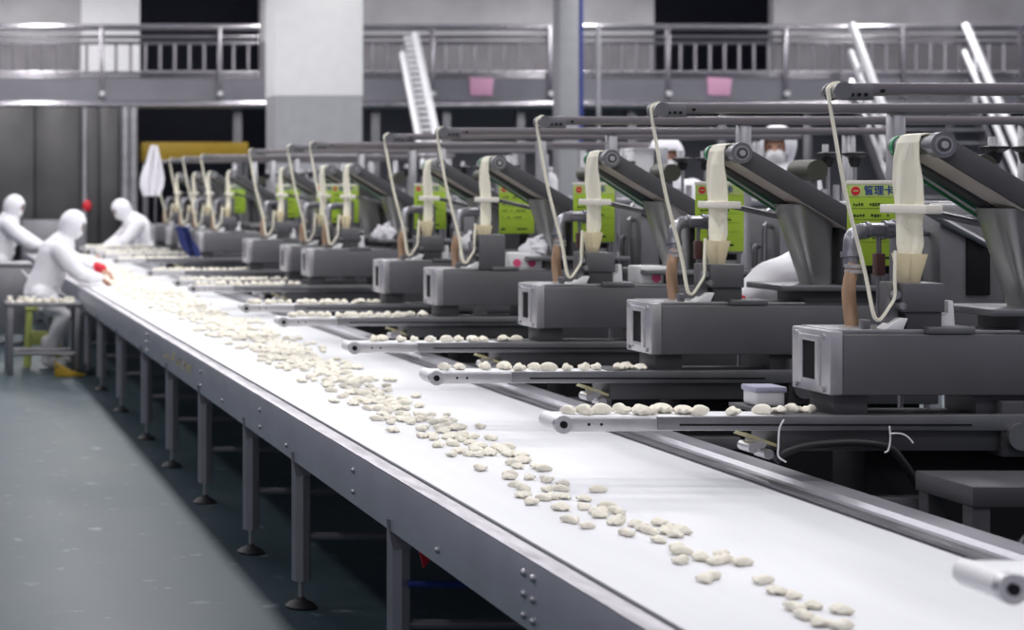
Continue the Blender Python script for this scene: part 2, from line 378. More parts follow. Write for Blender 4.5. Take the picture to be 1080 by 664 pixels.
# legs
def make_leg(x, sgn):
    r = empty('leg'); r.parent = conv
    MB().tube([(0, 0, 0.115), (0, 0, 0.66)], 0.040, 8).build('tube', M_LEG, r, 20)
    MB().prism([(-0.052 , 0.66), (0.052, 0.66), (0.030, 0.56), (-0.030, 0.56)], -0.04, -0.033, 'y').build('gusset', M_LEG, r)
    MB().cyl((0, 0, 0.03), (0, 0, 0.12), 0.011).build('spindle', M_STEEL, r)
    MB().lathe([(0.064, 0), (0.066, 0.008), (0.05, 0.022), (0.022, 0.034), (0.016, 0.045)], (0, 0, 0)).build('foot', M_RUB, r)
    return r
leg0 = None
LY = [4.42, 6.06, 7.59, 8.72, 10.1, 11.4, 12.65, 14.2, 15.7, 17.0, 18.6, 20.2, 21.9, 23.6, 25.4]
for y in LY:
    for x in (1.628, 2.90):
        if leg0 is None: l = leg0 = make_leg(x, 1)
        else: l = copy_tree(leg0, conv)
        l.location = (cx(x), cy(y), 0)
    MB().tube([(cx(1.65), cy(y), 0.30), (cx(2.88), cy(y), 0.30)], 0.016, 10).build('cross_bar', M_LEG, conv)
MB().tube([(cx(1.65), cy(6.02), 0.443), (cx(2.88), cy(6.02), 0.443)], 0.012, 10).build('blue_cross_bar', M_BLUEP, conv)
# red pennants under the rim
for y, lab in ((5.86, 'small red cloth tag hanging under the conveyor side near the front leg'), (7.85, 'small red cloth tag hanging under the conveyor further back')):
    o = MB().prism([(-0.045, 0), (0.04, 0.0), (0.012, -0.10), (-0.01, -0.13)], -0.006, 0.006, 'y', 0.002).build('red_tag', M_RED)
    o.location = (1.665, y, 0.66); tag(o, lab, 'tag')

# ------------------------------------------------------------------ dumplings
def dumpling_mesh(k):
    rnd = random.Random(50 + k); bm = bmesh.new()
    nu, nv = 15, 12; L = 0.031; rings = []
    ph = rnd.uniform(0, 6); plump = 1 + 0.25 * rnd.random()
    for i in range(nu):
        u = -1 + 2 * i / (nu - 1); s = max(0.06, (1 - abs(u) ** 2.2)) ** 0.6
        bend = 0.010 * (u * u)
        ring = []
        for j in range(nv):
            a = 2 * PI * j / nv
            yy = 0.0155 * s * math.cos(a); zz = 0.0135 * s * plump * math.sin(a)
            if math.cos(a) > 0.45:                                     # crimped fin
                yy += 0.011 * s * (math.cos(a) - 0.45) / 0.55; zz = zz * 0.55 + 0.0035 * math.sin(9 * u + ph) * (math.cos(a))
            yy += 0.0012 * math.sin(7 * u + ph + a)
            zz = max(zz, -0.0095)
            ring.append(bm.verts.new((L * u, yy - bend, zz + 0.0095)))
        rings.append(ring)
    for a, b in zip(rings, rings[1:]):
        for j in range(nv): bm.faces.new((a[j], a[(j + 1) % nv], b[(j + 1) % nv], b[j]))
    bm.faces.new(rings[0][::-1]); bm.faces.new(rings[-1])
    bmesh.ops.recalc_face_normals(bm, faces=bm.faces)
    me = bpy.data.meshes.new('dumpling'); bm.to_mesh(me); bm.free(); me.materials.append(M_DUMP); me.shade_smooth()
    return me
DM = [dumpling_mesh(k) for k in range(5)]
def put_dumpling(x, y, z, label, group, s=1.0):
    o = bpy.data.objects.new('dumpling', random.choice(DM)); COL.objects.link(o)
    o.location = (x, y, z); o.rotation_euler = (random.uniform(-.12, .12), random.uniform(-.12, .12), random.uniform(0, 2 * PI))
    o.scale = [s * random.uniform(0.9, 1.12)] * 3
    return tag(o, label, 'dumpling', group)
STUFF = bmesh.new()
def stuff_dumpling(x, y, z, s=1.0):
    n0 = len(STUFF.verts); STUFF.from_mesh(random.choice(DM)); STUFF.verts.ensure_lookup_table()
    m = Matrix.Translation((x, y, z)) @ Matrix.Rotation(random.uniform(0, 6.28), 4, 'Z') @ Matrix.Scale(s * random.uniform(.9, 1.12), 4)
    for v in STUFF.verts[n0:]: v.co = m @ v.co
spots = []
def belt_spot(y):
    c = 2.02 + 0.15 * min(1, max(0, (y - 4.6) / 6)); sp = 0.05 + 0.075 * min(1, max(0, (y - 5) / 9))
    return c + random.gauss(0, sp) + 0.02 * math.sin(3 * y)
y = 3.75
while y < 25.5:
    dens = lerp(19, 44, min(1, max(0, (y - 4.6) / 3.0)))
    if y > 8: dens = 58
    y += random.expovariate(dens)
    for _ in range(12):
        x = belt_spot(y); x = min(max(x, 1.74), 2.5)
        if all((x - a) ** 2 + (y - bb) ** 2 > 0.038 ** 2 for a, bb in spots[-40:]): break
    spots.append((x, y))
NB = 215
for k, (x, y) in enumerate(spots):
    if k < NB: put_dumpling(x, y, ZB + 0.0005, 'pale folded dumpling lying in the long trail on the wide white belt', 'dumplings on the wide belt', 0.92)
    else: stuff_dumpling(x, y, ZB + 0.0005, 0.98)

# ------------------------------------------------------------------ forming machine (local: y=0 is its front face)
XM = 2.95
def machine():
    t = empty('dumpling_machine')
    # housing
    MB().box(XM + 0.045, 3.98, 0, 0.25, 1.098, 1.294, 0.005).build('housing', M_BODY, t)
    # end plate with slot window
    ep = MB(); x0 = XM
    ep.box(XM, XM + 0.045, 0.0, 0.25, 1.098, 1.305, 0.006)
    epo = ep.build('end_plate', M_ALU, t)
    fr = MB()
    for (ya, yb, za, zb) in ((0.055, 0.08, 1.122, 1.285), (0.165, 0.19, 1.122, 1.285), (0.08, 0.165, 1.122, 1.14), (0.08, 0.165, 1.265, 1.285)):
        fr.box(XM - 0.008, XM + 0.001, ya, yb, za, zb, 0.002)
    fr.build('window_frame', M_ALU, epo)
    MB().box(XM - 0.003, XM + 0.001, 0.08, 0.165, 1.14, 1.265).build('slot', M_BLACK, epo)
    for yy in (0.03, 0.215):
        for zz in (1.115, 1.285): MB().cyl((XM - 0.008, yy, zz), (XM + 0.002, yy, zz), 0.009, seg=10).build('screw', M_STEEL, epo)
    # raised strips on top
    MB().box(XM + 0.02, 3.27, 0.02, 0.23, 1.294, 1.309, 0.003).build('top_plate', M_STEEL, t); MB().box(3.43, 3.98, 0.03, 0.22, 1.294, 1.306, 0.003).build('top_plate', M_STEEL, t)
    MB().box(3.27, 3.42, -0.004, 0.10, 1.296, 1.318, 0.003).build('slide_plate', M_DSTEEL, t)
    # outfeed: alloy arm, channel, belt, roller
    MB().prism([(2.075, 0.982), (2.075, 1.026), (2.40, 1.026), (2.40, 0.985)], -0.012, 0.0, 'y', 0.003).build('outfeed_arm', M_ALU, t)
    MB().prism([(2.39, 0.988), (2.39, 1.030), (3.9, 1.042), (3.9, 0.985)], -0.016, 0.004, 'y', 0.003).build('outfeed_channel', M_DSTEEL, t)
    MB().box(2.46, 3.40, -0.0185, -0.012, 1.002, 1.008).build('channel_slot', M_BLACK, t)
    MB().prism([(2.075, 0.982), (2.075, 1.026), (2.40, 1.026), (2.40, 0.985)], 0.135, 0.147, 'y', 0.003).build('outfeed_arm', M_ALU, t)
    MB().box(2.075, 3.10, 0.0, 0.135, 1.022, 1.030, 0.002).build('outfeed_belt', M_BELT, t)
    MB().box(2.12, 3.10, 0.004, 0.13, 0.984, 0.990, 0.002).build('outfeed_belt', M_BELT, t)
    MB().cyl((2.086, 0.0, 1.006), (2.086, 0.137, 1.006), 0.0262).build('nose_roller', M_WHITEP, t)
    rc = MB(); rc.cyl((2.086, -0.02, 1.006), (2.086, -0.0, 1.006), 0.0295); rc.build('roller_cap', M_STEEL, t)
    MB().cyl((2.086, -0.024, 1.006), (2.086, -0.019, 1.006), 0.012, seg=12).build('roller_axle', M_BLACK, t)
    for xx in (2.17, 2.21): MB().cyl((xx, -0.015, 1.006), (xx, -0.01, 1.006), 0.005, seg=8).build('screw', M_BLACK, t)
    # base
    MB().box(2.79, 3.50, 0.005, 0.20, 0.918, 1.034, 0.004).build('base_panel', M_BASE, t)
    MB().box(3.50, 4.10, -0.01, 0.22, 0.90, 1.08, 0.006).build('drive_box', M_BASE, t)
    MB().cyl((3.555, -0.03, 0.968), (3.555, -0.008, 0.968), 0.044).build('knob', M_DSTEEL, t)
    MB().box(2.98, 3.09, 0.03, 0.19, 1.03, 1.10, 0.003).build('riser', M_BASE, t); MB().box(3.44, 3.60, 0.03, 0.21, 1.03, 1.10, 0.003).build('riser', M_BASE, t)
    MB().box(3.10, 4.07, 0.07, 0.28, 0.0, 0.92, 0.008).build('base_cabinet', M_BLACK, t)
    MB().box(3.02, 3.32, 0.02, 0.10, 0.715, 0.765, 0.004).build('drip_tray', M_DSTEEL, t)
    MB().prism([(2.70, 0.972), (2.80, 0.935), (2.80, 0.925), (2.69, 0.962)], 0.02, 0.11, 'y').build('scraper', mat('scraper_yellow', (0.6, 0.55, 0.3), 0.5), t)
    for xx, zz in ((2.715, 0.925), (2.765, 0.905), (2.74, 0.94)): MB().cyl((xx, 0.02, zz), (xx, 0.1, zz), 0.017, seg=12).build('scraper_roller', M_ALU, t)
    # extruder block
    MB().box(3.20, 3.335, 0.02, 0.17, 1.365, 1.458, 0.004).build('extruder_block', M_BODY, t)
    MB().box(3.215, 3.33, 0.03, 0.16, 1.306, 1.366, 0.003).build('extruder_foot', M_BASE, t)
    wb = MB(); wb.prism([(3.335, 1.31), (3.385, 1.31), (3.378, 1.40), (3.362, 1.40), (3.362, 1.36), (3.338, 1.345)], 0.05, 0.09, 'y', 0.002); wb.build('white_bracket', M_WHITEP, t)
    wb = MB(); wb.prism([(3.14, 1.309), (3.20, 1.309), (3.215, 1.345), (3.19, 1.345)], 0.02, 0.08, 'y', 0.002); wb.build('white_bracket', M_WHITEP, t)
    lb = MB(); lb.box(3.165, 3.20, 0.05, 0.10, 1.31, 1.46, 0.003); lb = lb.build('feed_bracket', M_DSTEEL, t); MB().cyl((3.185, 0.03, 1.42), (3.185, 0.07, 1.42), 0.014, seg=14).build('feed_roller', M_STEEL, lb); MB().cyl((3.2, 0.02, 1.385), (3.2, 0.06, 1.385), 0.012, seg=12).build('feed_roller', M_STEEL, lb)
    MB().box(3.075, 3.10, 0.03, 0.06, 1.305, 1.34, 0.003).build('stop_block', M_DSTEEL, t)
    # elbow pipe, clamp, tan hose
    MB().tube(curve_pts([(3.335, 0.305, 1.625), (3.29, 0.30, 1.625), (3.20, 0.28, 1.622), (3.165, 0.27, 1.60), (3.155, 0.26, 1.555), (3.15, 0.25, 1.50)], 6), 0.025, 14).build('elbow_pipe', M_PIPE, t)
    for p0, p1, r_ in (((3.285, 0.30, 1.625), (3.31, 0.30, 1.625), 0.031), ((3.153, 0.26, 1.55), (3.151, 0.255, 1.53), 0.031), ((3.215, 0.283, 1.624), (3.225, 0.283, 1.624), 0.029)): MB().cyl(p0, p1, r_).build('pipe_collar', M_PIPE, t)
    MB().box(3.325, 3.36, 0.27, 0.34, 1.30, 1.66, 0.006).build('pipe_stand', M_DSTEEL, t); MB().box(3.31, 3.42, 0.18, 0.34, 1.27, 1.30, 0.004).build('pipe_stand_foot', M_DSTEEL, t)
    MB().tube([(3.27, 0.3, 1.61), (3.27, 0.3, 1.30)], 0.008, 10).build('valve_rod', M_DSTEEL, t)
    MB().box(3.255, 3.285, 0.285, 0.315, 1.47, 1.545, 0.003).build('valve_grip', mat('dark_red_grip', (0.09, 0.035, 0.03), 0.5), t)
    MB().tube(curve_pts([(3.145, 0.22, 1.51), (3.128, 0.215, 1.46), (3.122, 0.21, 1.40), (3.128, 0.2, 1.30)], 5), [0.0205] * 8 + [0.022] * 8, 14).build('hose', M_WOOD, t)
    for zz in (1.505, 1.488): MB().tube([(3.145, 0.22, zz - 0.006), (3.145, 0.22, zz + 0.006)], 0.03, 14).build('hose_clamp', M_ALU, t)
    # inclined sheet conveyor
    a = math.radians(30.5); ca, sa = math.cos(a), math.sin(a)
    X0, Z0 = 3.300, 1.905
    def inc(s, n): return (X0 + s * ca + n * (-sa) * -1 * -1, Z0 - s * sa - n * -1 * ca * 1)   # s down the slope, n up from it
    def Q(s, n): return (X0 + s * ca + n * sa, Z0 - s * sa + n * ca)
    for ya in (-0.012, 0.222):
        MB().prism([Q(0.0, 0.036), Q(0.70, 0.036), Q(0.70, -0.040), Q(0.0, -0.036)], ya, ya + 0.012, 'y', 0.002).build('side_frame', M_BASE if ya < 0 else M_DSTEEL, t)
    MB().prism([Q(0.0, -0.036), Q(0.70, -0.036), Q(0.70, -0.030), Q(0.0, -0.030)], 0.0, 0.14, 'y').build('return_belt', M_CONV, t)
    MB().prism([Q(-0.02, 0.028), Q(0.68, 0.028), Q(0.68, 0.022), Q(-0.02, 0.022)], 0.002, 0.22, 'y').build('sheet_belt', M_DOUGH, t)
    MB().prism([Q(0.0, -0.045), Q(0.70, -0.052), Q(0.70, 0.02), Q(0.0, 0.02)], 0.14, 0.205, 'y').build('belt_guard', M_BASE, t)
    for n0, m_ in ((-0.036, M_GREEN), (-0.046, M_WHITEP), (-0.056, M_GREEN)):
        MB().prism([Q(0.05, n0), Q(0.40, n0 - 0.016), Q(0.40, n0 - 0.024), Q(0.05, n0 - 0.008)], 0.206, 0.216, 'y').build('edge_strip', m_, t)
    MB().cyl((X0, 0.0, Z0), (X0, 0.21, Z0), 0.034).build('head_roller', M_DSTEEL, t)
    MB().cyl((X0, 0.205, Z0), (X0, 0.222, Z0), 0.038).build('roller_flange', M_GREEN, t)
    ho = MB().cyl((X0, -0.034, Z0), (X0, 0.0, Z0), 0.042).build('bearing_cap', M_DSTEEL, t); MB().cyl((X0, 0.222, Z0), (X0, 0.235, Z0), 0.036).build('bearing_cap', M_DSTEEL, t)
    for i, (r0, m_) in enumerate(((0.030, M_STEEL), (0.022, M_BASE), (0.012, M_ALU))): MB().cyl((X0, -0.036 - 0.003 * i, Z0), (X0, -0.03, Z0), r0).build('bearing_ring', m_, ho)
    # chute, shelf plate, column
    ch = MB(); bm = bmesh.new()
    def ring(xl, xr, yl, yr, z, n=28):
        out = []
        for k in range(n):
            an = 2 * PI * k / n; c, s = math.cos(an), math.sin(an); e = 0.55
            out.append(((xl + xr) / 2 + (xr - xl) / 2 * math.copysign(abs(c) ** e, c), (yl + yr) / 2 + (yr - yl) / 2 * math.copysign(abs(s) ** e, s), z))
        return out
    rr = [ring(3.535, 3.72, 0.03, 0.24, 1.70), ring(3.535, 3.72, 0.03, 0.24, 1.69), ring(3.63, 3.725, 0.07, 0.20, 1.376)]
    vs = [[bm.verts.new(p) for p in r] for r in rr]
    for p, q in zip(vs, vs[1:]):
        for k in range(28): bm.faces.new((p[k], p[(k + 1) % 28], q[(k + 1) % 28], q[k]))
    bm.faces.new(vs[0]); bm.faces.new(vs[-1][::-1]); bmesh.ops.recalc_face_normals(bm, faces=bm.faces)
    ch._add(bm); ch.build('chute', M_CHUTE, t)
    MB().box(3.47, 4.05, -0.01, 0.30, 1.352, 1.376, 0.004).build('shelf_plate', M_DSTEEL, t)
    MB().box(3.58, 4.0, 0.03, 0.26, 1.294, 1.353, 0.004).build('shelf_support', M_BASE, t)
    MB().box(3.74, 3.83, 0.05, 0.20, 1.376, 1.66, 0.005).build('column', M_BASE, t)
    mo = MB().tube([(3.835 + 0.0062 * k, 0.13, 1.475) for k in range(30)], [0.06, 0.068] + [0.078 if k % 2 else 0.064 for k in range(26)] + [0.06, 0.05], 22).build('motor', M_BASE, t, 20)
    MB().box(3.87, 3.98, 0.07, 0.19, 1.376, 1.42, 0.004).build('motor_foot', M_DSTEEL, mo); MB().box(3.88, 3.95, 0.03, 0.08, 1.45, 1.52, 0.005).build('terminal_box', M_BODY, mo)
    # guide plate and its arm
    MB().box(3.245, 3.300, -0.03, 0.25, 1.683, 1.712, 0.004).build('guide_plate', M_CREAMP, t)
    MB().tube([(3.29, 0.24, 1.697), (3.40, 0.27, 1.69), (3.75, 0.15, 1.60)], 0.012, 10).build('guide_arm', M_DSTEEL, t)
    # funnel
    fn = MB(); bm = bmesh.new()
    v1 = [bm.verts.new(p) for p in ((3.222, 0.015, 1.553), (3.277, 0.015, 1.553), (3.277, 0.135, 1.553), (3.222, 0.135, 1.553))]
    v2 = [bm.verts.new(p) for p in ((3.232, 0.05, 1.455), (3.268, 0.05, 1.455), (3.268, 0.11, 1.455), (3.232, 0.11, 1.455))]
    for k in range(4): bm.faces.new((v1[k], v1[(k + 1) % 4], v2[(k + 1) % 4], v2[k]))
    bm.faces.new(v2); bmesh.ops.solidify(bm, geom=list(bm.faces), thickness=0.004); bmesh.ops.recalc_face_normals(bm, faces=bm.faces)
    fn._add(bm); fn.build('funnel', M_FILM, t, 0)
    return t
def extruder_tall(t):   # the fifth... one machine carries a taller block
    MB().box(3.20, 3.345, 0.0, 0.18, 1.306, 1.50, 0.004).build('tall_block', M_BODY, t)

MY = [5.81, 7.22, 8.56, 10.2, 11.35, 13.5, 14.3, 15.95, 18.65, 19.9, 20.95, 22.3]
ORD = ['nearest', 'second', 'third', 'fourth', 'fifth', 'sixth', 'seventh', 'eighth', 'ninth', 'tenth', 'eleventh', 'twelfth and farthest']
def overhead():
    t = empty('overhead_conveyor')
    MB().box(3.085, 5.6, 0.02, 0.11, 2.068, 2.106, 0.004).build('beam', M_BEAM, t)
    MB().box(3.0, 3.10, 0.012, 0.022, 2.050, 2.106, 0.003).build('end_bracket', M_DSTEEL, t)
    MB().box(3.0, 3.10, 0.078, 0.088, 2.060, 2.106, 0.003).build('end_bracket', M_DSTEEL, t)
    MB().box(3.02, 3.10, 0.022, 0.078, 2.054, 2.072, 0.003).build('tension_block', M_DSTEEL, t)
    MB().cyl((2.998, 0.022, 2.082), (2.998, 0.078, 2.082), 0.024).build('nose_roller', M_ALU, t)
    MB().cyl((2.998, 0.004, 2.08), (2.998, 0.014, 2.08), 0.029).build('roller_cap', M_DSTEEL, t)
    MB().cyl((2.998, 0.079, 2.08), (2.998, 0.09, 2.08), 0.029).build('roller_cap', M_DSTEEL, t)
    for xx in (3.03, 3.052, 3.074, 3.13): MB().cyl((xx, 0.008, 2.068 if xx < 3.1 else 2.08), (xx, 0.022, 2.068 if xx < 3.1 else 2.08), 0.006, seg=10).build('screw', M_BLACK, t)
    MB().box(3.945, 3.995, 0.04, 0.10, 1.376, 2.07, 0.004).build('support_post', M_STEEL, t)
    MB().box(5.3, 5.35, 0.04, 0.10, 0, 2.07, 0.004).build('support_post', M_STEEL, t)
    return t
proto = machine(); oproto = overhead()
MACH = []
def ordl(i, noun, tail): return ORD[i] + ' ' + noun + (' in full view, ' if i == 0 else ', counted from the front, ') + tail
for i, y in enumerate(MY):
    m = proto if i == 0 else copy_tree(proto)
    m.location = (0, y, 0)
    tag(m, ordl(i, 'grey steel dumpling machine', 'beside the white belt'), 'machine', 'dumpling machines beside the belt')
    MACH.append(m)
    ov = oproto if i == 0 else copy_tree(oproto); ov.location = (0, y, 0)
    tag(ov, ordl(i, 'overhead steel feed conveyor beam', 'above its dumpling machine'), 'conveyor', 'overhead conveyors')
extruder_tall(MACH[3])
for c in [c for c in MACH[1].children if c.name.startswith('white_bracket')][:1]: bpy.data.objects.remove(c)   # the second machine shows no right bracket
m0 = copy_tree(proto); m0.location = (0, 3.44, 0)
tag(m0, 'dumpling machine closest to camera, only its white nose roller shows at lower right', 'machine', 'dumpling machines beside the belt')

# dough ribbons, strips, signs
def ribbon():
    rows = []
    sec = [(3.335, 1.925, 0.0, 0.068), (3.315, 1.940, 0.0, 0.066), (3.295, 1.944, 0.0, 0.062), (3.272, 1.938, 0.0, 0.060), (3.262, 1.915, 0.002, 0.062), (3.258, 1.86, 0.006, 0.070), (3.262, 1.79, 0.011, 0.079), (3.268, 1.70, 0.012, 0.072), (3.266, 1.64, 0.013, 0.060), (3.262, 1.58, 0.014, 0.055), (3.255, 1.53, 0.012, 0.036), (3.252, 1.475, 0.008, 0.026)]
    k = 9
    for (x, z, hx, hy) in sec:
        r = []
        for j in range(k):
            u = -1 + 2 * j / (k - 1); wv = 0.006 * math.sin(u * 5 + z * 9) if z < 1.9 else 0
            r.append((x - hx * u + wv, (0.108 if z > 1.65 else lerp(0.078, 0.108, max(0, (z - 1.475) / 0.175))) + hy * u, z))
        rows.append(r)
    return MB().sheet(rows, 0.004).build('dough_ribbon', M_DOUGH, None, 0)
def strip():
    P = curve_pts([(3.004, 0.05, 2.109), (2.990, 0.05, 2.107), (2.975, 0.05, 2.095), (2.972, 0.05, 2.075), (2.988, 0.052, 1.98), (3.033, 0.06, 1.75), (3.10, 0.07, 1.50), (3.113, 0.045, 1.37), (3.122, 0.04, 1.342), (3.14, 0.04, 1.345), (3.165, 0.04, 1.380), (3.184, 0.04, 1.415), (3.186, 0.045, 1.47), (3.196, 0.06, 1.56)], 6)
    n = len(P); rows = []
    for i, p in enumerate(P):
        d = (P[min(i + 1, n - 1)] - P[max(i - 1, 0)]).normalized()
        h = lerp(0.011, 0.016, i / n); e = Vector((0.55, 0.83, 0)) if i > 20 else Vector((0.3, 0.95, 0))
        e = (e - d * e.dot(d)).normalized()
        rows.append([p + e * h * u for u in (-1, -0.33, 0.33, 1)])
    return MB().sheet(rows, 0.009).build('dough_strip', M_DOUGH)
def text_mesh(body, size, m, name='lettering'):
    c = bpy.data.curves.new('t', 'FONT'); c.body = body; c.size = size; c.align_x = 'CENTER'; c.align_y = 'CENTER'; c.extrude = 0.0006; c.offset = 0.0005
    to = bpy.data.objects.new('t', c); COL.objects.link(to); bpy.context.view_layer.update()
    me = bpy.data.meshes.new_from_object(to.evaluated_get(bpy.context.evaluated_depsgraph_get()))
    bpy.data.objects.remove(to); me.materials.clear(); me.materials.append(m); me.name = name
    return me
TXT = text_mesh('管理卡', 0.036, M_BLUEINK)
def sign():
    r = MB().box(-0.105, 0.105, 0, 0.006, -0.145, 0.145, 0.002).build('sign_board', M_SIGN)
    MB().box(-0.102, 0.102, -0.0012, 0.001, 0.100, 0.142).build('header', M_SIGNH, r)
    MB().cyl((-0.078, -0.003, 0.121), (-0.078, 0, 0.121), 0.0155).build('red_disc', M_RED, r)
    MB().box(-0.087, -0.069, -0.0036, -0.002, 0.119, 0.123).build('disc_bar', M_SIGNH, r)
    o = bpy.data.objects.new('lettering', TXT); COL.objects.link(o); o.parent = r; o.location = (0.005, -0.0022, 0.121); o.rotation_euler = (PI / 2, 0, 0)
    b = MB(); rnd = random.Random(3)
    for z in (0.07, 0.03, -0.01, -0.05):
        x = -0.085
        while x < 0.05:
            ww = rnd.uniform(0.004, 0.009)
            b.box(x, x + ww, -0.0011, 0.001, z + rnd.uniform(-.003, 0), z + rnd.uniform(.004, .009)); x += ww + 0.003
            if rnd.random() < 0.25: x += 0.02
        b.box(-0.09, 0.085, -0.0009, 0.001, z - 0.0115, z - 0.0105)
    b.box(0.0, 0.06, -0.0011, 0.001, -0.122, -0.113); b.box(-0.095, -0.07, -0.0011, 0.001, -0.125, -0.112)
    b.build('ruled_marks', M_INK, r)
    MB().box(-0.108, 0.108, -0.002, 0.008, 0.143, 0.158, 0.002).build('clip', M_CREAMP, r)
    MB().tube([(0.09, 0.014, 0.15), (0.09, 0.014, -1.625)], 0.009, 10).build('pole', M_DSTEEL, r)
    MB().lathe([(0.07, 0), (0.07, 0.008), (0.02, 0.02)], (0.09, 0.014, -1.635)).build('base', M_DSTEEL, r)
    return r
rb, st, sg = ribbon(), strip(), sign()
for i, y in enumerate(MY):
    r = rb if i == 0 else copy_tree(rb); r.location = (0, y, 0)
    tag(r, ORD[i] + ' cream dough sheet ' + ('falling through its white guide plate, at the right' if i == 0 else 'counted from the front, falling through a white guide plate'), 'dough', 'dough sheets')
    s = st if i == 0 else copy_tree(st); s.location = (0, y, 0)
    tag(s, ORD[i] + ' thin dough strip ' + ('slanting down from its overhead conveyor, at the right' if i == 0 else 'counted from the front, slanting down from an overhead conveyor'), 'dough', 'dough strips')
    if i < 9:
        g = sg if i == 0 else copy_tree(sg); g.location = ((3.425, 3.495, 3.455, 3.61, 3.42, 3.37, 3.43, 3.43, 3.43)[i], y + 0.60, 1.635)
        tag(g, ORD[i] + ' lime green notice ' + ('with blue heading behind the dough sheet, at the right' if i == 0 else 'counted from the front, with blue heading behind a dough sheet'), 'sign', 'green notices')

# dumplings on the outfeeds
ZO = 1.0305
for i, y in enumerate(MY):
    x = 2.09; n = 0
    while x < 2.98:
        x += random.choice((0.045, 0.055, 0.06, 0.075, 0.11)) if i < 3 else random.choice((0.042, 0.05, 0.06))
        yy = y + random.uniform(0.03, 0.10)
        if i < 6:
            if x < 2.93: put_dumpling(x, yy, ZO, ORD[i] + ' narrow outfeed belt counted from the front: pale plump dumpling riding on it', 'dumplings on the %s outfeed' % ORD[i], 1.0).scale.z *= 1.3
        else: stuff_dumpling(x, yy, ZO, 1.0)
        n += 1
    if 0 < i < 9: pass
me = bpy.data.meshes.new('dumplings_far'); bmesh.ops.recalc_face_normals(STUFF, faces=STUFF.faces); STUFF.to_mesh(me); STUFF.free()
me.materials.append(M_DUMP); me.shade_smooth()
o = bpy.data.objects.new('distant_dumplings', me); COL.objects.link(o); tag(o, 'mass of pale dumplings on the far stretch of the belt', 'dumplings', None, 'stuff')

# ------------------------------------------------------------------ things on and around the near machines
def tub(loc, sx, sy, sz, label, lid=None, red=1, group=None):
    t = empty('tub', loc, label, 'tub')
    b = MB(); b.box(-sx / 2, sx / 2, -sy / 2, sy / 2, 0, sz, 0.012, 3); b.build('body', M_WHITEP, t)
    if lid: MB().box(-sx / 2 - 0.004, sx / 2 + 0.004, -sy / 2 - 0.004, sy / 2 + 0.004, sz - 0.012, sz + 0.008, 0.005).build('lid', lid, t)
    for k in range(red):
        x = (k - (red - 1) / 2) * 0.085
        MB().lathe([(0.024, 0), (0.022, 0.003)], (0, 0, 0), 16).build('red_spot', M_PINK, t)
        o = t.children[-1]; o.rotation_euler = (PI / 2, 0, 0); o.location = (x, -sy / 2 + 0.001, sz * 0.36)
    return t
tub((3.545, 8.56 + 0.13, 1.306), 0.155, 0.16, 0.085, 'white plastic tub with one red spot on the third machine', None, 1)
tub((3.47, 10.2 + 0.13, 1.306), 0.21, 0.16, 0.09, 'white plastic tub with two pink spots on the fourth machine', None, 2)
tub((3.50, 11.35 + 0.13, 1.306), 0.14, 0.15, 0.05, 'plain low white tub on top of the fifth machine', None, 0)
tub((2.88, 5.81 + 0.30, 1.03), 0.10, 0.10, 0.06, 'small white tub with lilac lid behind the nearest outfeed belt', M_LILAC, 0)
MB().box(2.80, 2.96, 6.03, 6.20, 1.018, 1.030, 0.003).build('tub_shelf', M_BASE, None); tag(bpy.data.objects['tub_shelf'], 'small dark shelf under the lilac-lidded tub on the nearest machine', 'shelf')
# black hose with white ties on the nearest machine
h = MB().tube(curve_pts([W(818, 486, 5.785), W(828, 477, 5.785), W(850, 470, 5.785), W(880, 467, 5.785), W(905, 466.5, 5.785), W(936, 471, 5.785), W(952, 487, 5.785), W(968, 512, 5.80), W(985, 545, 5.83)], 6), 0.013, 12).build('hose', M_RUB)
tag(h, 'black rubber hose tied along the nearest machine base', 'hose')
for pts, lab in (([(827, 442), (822, 452), (821, 470), (821, 481), (829, 487)], 'white cable tie at the left end of the black hose'), ([(938, 449), (939, 462), (937, 474), (933, 477)], 'white cable tie with loose tail at the right bend of the black hose')):
    o = MB().tube(curve_pts([W(a, b_, 5.768) for a, b_ in pts], 5), 0.0028, 8).build('cable_tie', M_WHITEP); tag(o, lab, 'cable tie')
    if pts[0][0] > 900: MB().tube(curve_pts([W(938, 457, 5.768), W(950, 457, 5.76), W(958, 461, 5.755), W(963, 467, 5.75)], 5), 0.0026, 8).build('tail', M_WHITEP, o)
# dark steel stand at right
sd = empty('steel_stand', (3.25, 5.36, 0), 'low dark steel stand beside the conveyor at lower right', 'stand')
MB().box(-0.196, 0.30, -0.16, 0.14, 0.845, 0.905, 0.004).build('top', M_BASE, sd)
for dx, dy in ((-0.165, -0.125), (-0.165, 0.105), (0.265, -0.125), (0.265, 0.105)):
    MB().box(dx - 0.026, dx + 0.026, dy - 0.026, dy + 0.026, 0, 0.846, 0.003).build('leg', M_BASE, sd)
MB().tube([(-0.15, -0.125, 0.60), (0.06, -0.125, 0.85)], 0.010, 10).build('brace', M_STEEL, sd)
MB().tube([(0.25, -0.125, 0.60), (0.06, -0.125, 0.85)], 0.010, 10).build('brace', M_STEEL, sd)
MB().tube([(-0.165, -0.1, 0.25), (-0.165, 0.1, 0.25)], 0.012, 10).build('stretcher', M_BASE, sd)
